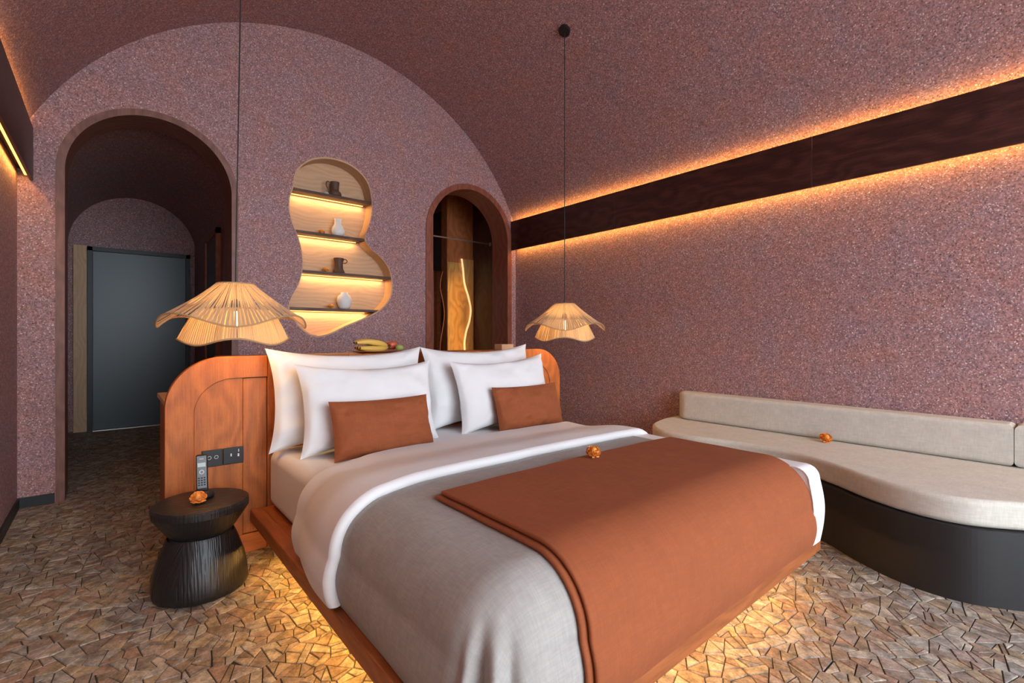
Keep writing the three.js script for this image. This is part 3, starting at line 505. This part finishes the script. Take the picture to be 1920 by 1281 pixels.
// fruit on the cabinet top
{
  const tray = single('fruit_plate', 'dark oval plate holding the fruit behind the pillows', 'plate', (() => { const g = lathe([[0, 0], [0.09, 0], [0.14, 0.012], [0.146, 0.018], [0.138, 0.018], [0.09, 0.007], [0, 0.006]], 40); g.scale(1.25, 1, 0.8); return g; })(), M.teakDark); tray.position.set(1.45, 1.075, -3.2);
  const b = thing('banana_bunch', 'bunch of ripe yellow bananas behind the pillows', 'bananas', undefined, [1.405, 1.0885, -3.19]);
  const banana = (pts, r) => {
    const c = new THREE.CatmullRomCurve3(pts), fr = c.computeFrenetFrames(30, false), tip = [], body = grid(10, 30, (u, v) => { const p = c.getPoint(v), i = Math.round(v * 30), a = u * Math.PI * 2, rad = r * Math.pow(Math.sin(Math.PI * (0.06 + 0.88 * v)), 0.45) * (1 + 0.06 * Math.cos(5 * a)); return [p.x + rad * (Math.cos(a) * fr.normals[i].x + Math.sin(a) * fr.binormals[i].x), p.y + rad * (Math.cos(a) * fr.normals[i].y + Math.sin(a) * fr.binormals[i].y), p.z + rad * (Math.cos(a) * fr.normals[i].z + Math.sin(a) * fr.binormals[i].z)]; });
    const m = part('banana', body, M.banana, b), e = new THREE.SphereGeometry(r * 0.3, 10, 8); e.translate(pts[0].x, pts[0].y, pts[0].z); part('banana_tip', e, M.bananaTip, m);
  };
  for (const [dy, dz, k] of [[0.0, 0.06, 1], [0.0, 0.012, 0.98], [0.0, -0.034, 0.95], [0.04, 0.038, 1.03], [0.04, -0.01, 1]]) banana([V(-0.115 * k - dy * 0.3, 0.026 + dy * 0.9, dz * 1.1), V(-0.06, 0.022 + dy * 1.15, dz * 1.25), V(0.0, 0.019 + dy * 1.05, dz * 1.15), V(0.055, 0.02 + dy * 0.8, dz * 0.75), V(0.1, 0.028 + dy * 0.25, dz * 0.25)], 0.0215);
  const st = new THREE.CylinderGeometry(0.008, 0.013, 0.04, 8); st.rotateZ(-1.2); st.translate(0.113, 0.032, 0); part('stem', st, M.bananaTip, b);
  const ap = thing('apple', 'red apple beside the bananas', 'apple', undefined, [1.575, 1.094, -3.25]);
  part('flesh', lathe([[0.0, 0.01], [0.012, 0.004], [0.024, 0.004], [0.036, 0.02], [0.04, 0.04], [0.036, 0.058], [0.022, 0.068], [0.008, 0.064], [0, 0.058]], 24), M.apple, ap);
  part('stalk', tube([V(0, 0.056, 0), V(0.003, 0.075, 0)], 0.0018, 4, 6), M.bananaTip, ap); ap.scale.setScalar(0.95);
  const pr = single('lime', 'small green lime beside the red apple', 'lime', new THREE.SphereGeometry(0.026, 20, 14).scale(1.2, 0.9, 1), M.pear); pr.position.set(1.596, 1.111, -3.165);
  const bx = single('small_box', 'small beige box on the cabinet behind the right pillow', 'box', rbox(2.53, 2.66, 1.075, 1.125, -3.26, -3.16, 0.005), M.oak);
}

// ---------------------------------------------------------------- stool table, telephone
{
  const SX = 0.335, SZ = -2.70, s = thing('stool_table', 'black carved wooden stool serving as bedside table', 'side table', undefined, [SX, 0, SZ]);
  seed(9);
  const cut = (pts, n) => { const g = lathe(pts, n); g.rotateY(0.12); return boxUV(toCreasedNormals(g, 0.42), 'y', 0.25); };
  part('base', cut([[0, 0.0], [0.172, 0.0], [0.192, 0.012], [0.199, 0.035], [0.195, 0.08], [0.182, 0.14], [0.162, 0.2], [0.143, 0.25], [0.136, 0.266]], 17), M.char, s);
  part('waist', cut([[0.13, 0.262], [0.126, 0.27], [0.131, 0.279], [0.138, 0.284]], 26), M.char, s);
  part('top', cut([[0.134, 0.28], [0.168, 0.33], [0.193, 0.368], [0.2, 0.38], [0.201, 0.405], [0.194, 0.416], [0.18, 0.42], [0, 0.42]], 17), M.char, s);
  const ph = thing('telephone', 'black and grey cordless telephone standing on the stool', 'telephone', undefined, [0.345, 0.42, -2.735]);
  part('cradle', lathe([[0, 0], [0.045, 0], [0.05, 0.012], [0.044, 0.028], [0.03, 0.034], [0, 0.034]], 28), M.black, ph);
  const h = part('handset', rbox(-0.024, 0.024, 0, 0.175, -0.012, 0.012, 0.008, 4), M.black, ph);
  h.position.set(0, 0.028, -0.006); h.rotation.set(-0.14, -0.25, 0);
  part('face', rbox(-0.02, 0.02, 0.015, 0.168, 0.0105, 0.014, 0.003), M.greyPlastic, h);
  part('screen', rbox(-0.0165, 0.0165, 0.116, 0.136, 0.0115, 0.0152, 0.001, 1), M.screen, h);
  part('navigation_ring', new THREE.TorusGeometry(0.0085, 0.0028, 8, 24).translate(0, 0.092, 0.0142), M.print, h);
  part('keypad', merge([...Array(12)].map((_, i) => rbox(-0.0155 + (i % 3) * 0.0115, -0.0075 + (i % 3) * 0.0115, 0.028 + Math.floor(i / 3) * 0.011, 0.034 + Math.floor(i / 3) * 0.011, 0.0125, 0.0156, 0.001, 1))), M.black, h);
  part('earpiece', rbox(-0.009, 0.009, 0.152, 0.156, 0.0125, 0.015, 0.001, 1), M.print, h);
}
marigold([0.318, 0.42, -2.655], 0.036, 'orange marigold in front of the telephone on the stool', 5, [0.5, 0]);
marigold([1.70, 0.642, -1.452], 0.036, 'orange marigold on the edge of the rust throw', 6, [0.35, 0.3]);
marigold([3.79, 0.463, -1.161], 0.042, 'orange marigold on the curved sofa seat', 7, [0.5, 0.4]);

// ---------------------------------------------------------------- curved built-in sofa
{
  const P = [[3.78, -2.43], [3.5, -2.345], [3.31, -2.16], [3.27, -1.9], [3.33, -1.55], [3.31, -1.2], [3.19, -0.95], [3.06, -0.77], [2.975, -0.6], [2.95, -0.46], [2.97, -0.34], [3.05, -0.21], [3.17, -0.05], [3.24, 0.2], [3.22, 0.55], [3.3, 0.85], [3.6, 1.05]];
  const shape = (d) => { const c = new THREE.CatmullRomCurve3(P.map(([x, z]) => V(x, 0, z)), false).getPoints(120), s = new THREE.Shape(); s.moveTo(XR - 0.004, 2.44 - d); c.forEach((p, i) => { const q = c[Math.min(i + 1, 120)], o = c[Math.max(i - 1, 0)], tx = q.x - o.x, tz = q.z - o.z, l = Math.hypot(tx, tz); s.lineTo(p.x + d * -tz / l * -1 * -1 * -1, -(p.z + d * tx / l * -1 * -1 * -1)); }); s.lineTo(XR - 0.004, -1.06 + d); s.closePath(); return s; };
  const g = thing('curved_sofa', 'curved built-in sofa with cream upholstery and dark base by the wall', 'sofa');
  const lay = (s, y0, y1, r) => { const e = extrude(s, y1 - y0 - 2 * r, 0, r ? { bevelEnabled: true, bevelSize: r, bevelThickness: r, bevelSegments: 5, bevelOffset: -r } : {}); e.rotateX(-Math.PI / 2); e.translate(0, y0 + r, 0); return boxUV(e); };
  part('base', lay(shape(-0.02), 0, 0.336, 0), M.sofaBase, g);
  part('seat_cushion', lay(shape(0), 0.337, 0.463, 0.028), M.sofa, g);
  const bs = new THREE.Shape(); bs.moveTo(XR - 0.004, 2.36); bs.lineTo(3.97, 2.36); bs.absarc(3.97, 2.25, 0.11, Math.PI / 2, Math.PI, false); bs.lineTo(3.86, 0.265); bs.lineTo(XR - 0.004, 0.265); bs.closePath();
  part('backrest', lay(bs, 0.464, 0.70, 0.03), M.sofa, g);
  const b2 = new THREE.Shape(); b2.moveTo(XR - 0.004, 0.262); b2.lineTo(3.86, 0.262); b2.lineTo(3.86, -0.8); b2.lineTo(XR - 0.004, -0.8); b2.closePath();
  part('backrest', lay(b2, 0.464, 0.70, 0.03), M.sofa, g);
}

// ---------------------------------------------------------------- pendant lamps
function pendant(x, z, anchor, label, turn) {
  const g = thing('pendant_lamp', label, 'lamp', 'raffia pendants', [x, 1.145, z]);
  const rim = (tier, a) => (tier ? [0.24 + 0.012 * Math.cos(4 * a), 0.022 + 0.016 * Math.cos(4 * a)] : [0.345 - 0.012 * Math.cos(4 * a), 0.125 - 0.03 * Math.cos(4 * a)]);
  const head = (tier) => (tier ? [0.165, 0.19] : [0.085, 0.322]);
  const prof = (tier, a, t) => { const [r1, y1] = rim(tier, a), [r0, y0] = head(tier), r = r0 + (r1 - r0) * t, sag = (tier ? 0.012 : 0.024) * Math.sin(Math.PI * t); return [r * Math.cos(a), y0 + (y1 - y0) * t + sag * (tier ? 1 : -0.3), r * Math.sin(a)]; };
  seed(31);
  const holder = new THREE.Group(); holder.name = 'shade'; holder.rotation.y = turn; g.add(holder);
  for (const tier of [0, 1]) {
    const n = tier ? 104 : 116, list = [];
    for (let i = 0; i < n; i++) { const w = (tier ? 0.37 : 0.33) * Math.PI * 2 / n, a0 = (i + rr(-0.1, 0.1)) / n * Math.PI * 2, lift = rr(-0.002, 0.003); list.push(grid(2, 12, (u, v) => { const a = a0 + (u - 0.5) * 2 * w, p = prof(tier, a, v); return [p[0], p[1] + lift + (u === 0.5 ? 0.0018 : 0), p[2]]; })); }
    part(tier ? 'lower_tier' : 'upper_tier', merge(list), M.raffia, holder);
    const ring = []; for (let i = 0; i < 96; i++) { const p = prof(tier, i / 96 * Math.PI * 2, 1); ring.push(V(...p)); }
    part('rim', tube(ring, 0.0045, 240, 6, true), M.raffiaRim, holder);
    const t0 = new THREE.TorusGeometry(head(tier)[0], 0.004, 6, 48); t0.rotateX(Math.PI / 2); t0.translate(0, head(tier)[1], 0); part('ring', t0, M.raffiaRim, holder);
  }
  part('top_disc', lathe([[0.008, 0.318], [0.086, 0.322], [0.086, 0.326], [0.008, 0.328]], 32), M.raffia, holder);
  part('socket', lathe([[0, 0.18], [0.02, 0.18], [0.022, 0.2], [0.022, 0.23], [0.012, 0.24], [0.006, 0.245], [0, 0.245]], 24), M.black, g);
  part('bulb', lathe([[0, 0.095], [0.016, 0.098], [0.028, 0.112], [0.031, 0.13], [0.026, 0.15], [0.016, 0.168], [0.013, 0.18], [0, 0.182]], 24), M.bulb, g);
  part('cord', tube([V(0, 0.24, 0), V(0, 0.33, 0), V(anchor[0] * 0.5, 0.33 + (anchor[1] - 0.33) * 0.5, anchor[2] * 0.5), V(...anchor)], 0.0032, 20, 8), M.cord, g);
  const cn = new THREE.CylinderGeometry(0.05, 0.05, 0.035, 28), m = part('ceiling_rose', cn, M.black, g), nx = x + anchor[0] - XC, ny = 1.145 + anchor[1] - VY, l = Math.hypot(nx, ny);
  m.position.set(anchor[0] , anchor[1], anchor[2]); m.rotation.z = -Math.atan2(nx, ny);
  const lamp = new THREE.PointLight(lin(1, 0.56, 0.2), BULB); lamp.position.set(x, 1.145 + 0.13, z); lamp.shadow.radius = 1.3; lamp.castShadow = true; lamp.name = 'pendant_bulb_light'; scene.add(lamp);
}
const vaultY = (x) => VY + Math.sqrt(VR * VR - (x - XC) ** 2);
pendant(0.505, -2.85, [0.03, vaultY(0.535) - 0.012 - 1.145, 0.028], 'raffia pendant lamp hanging above the black stool', Math.PI / 2 - 10 * Math.PI / 180);
pendant(2.965, -2.85, [0, vaultY(2.965) - 0.012 - 1.145, 0], 'raffia pendant lamp hanging in front of the right wall', Math.PI / 2 - 46 * Math.PI / 180);

renderer.render(scene, camera);
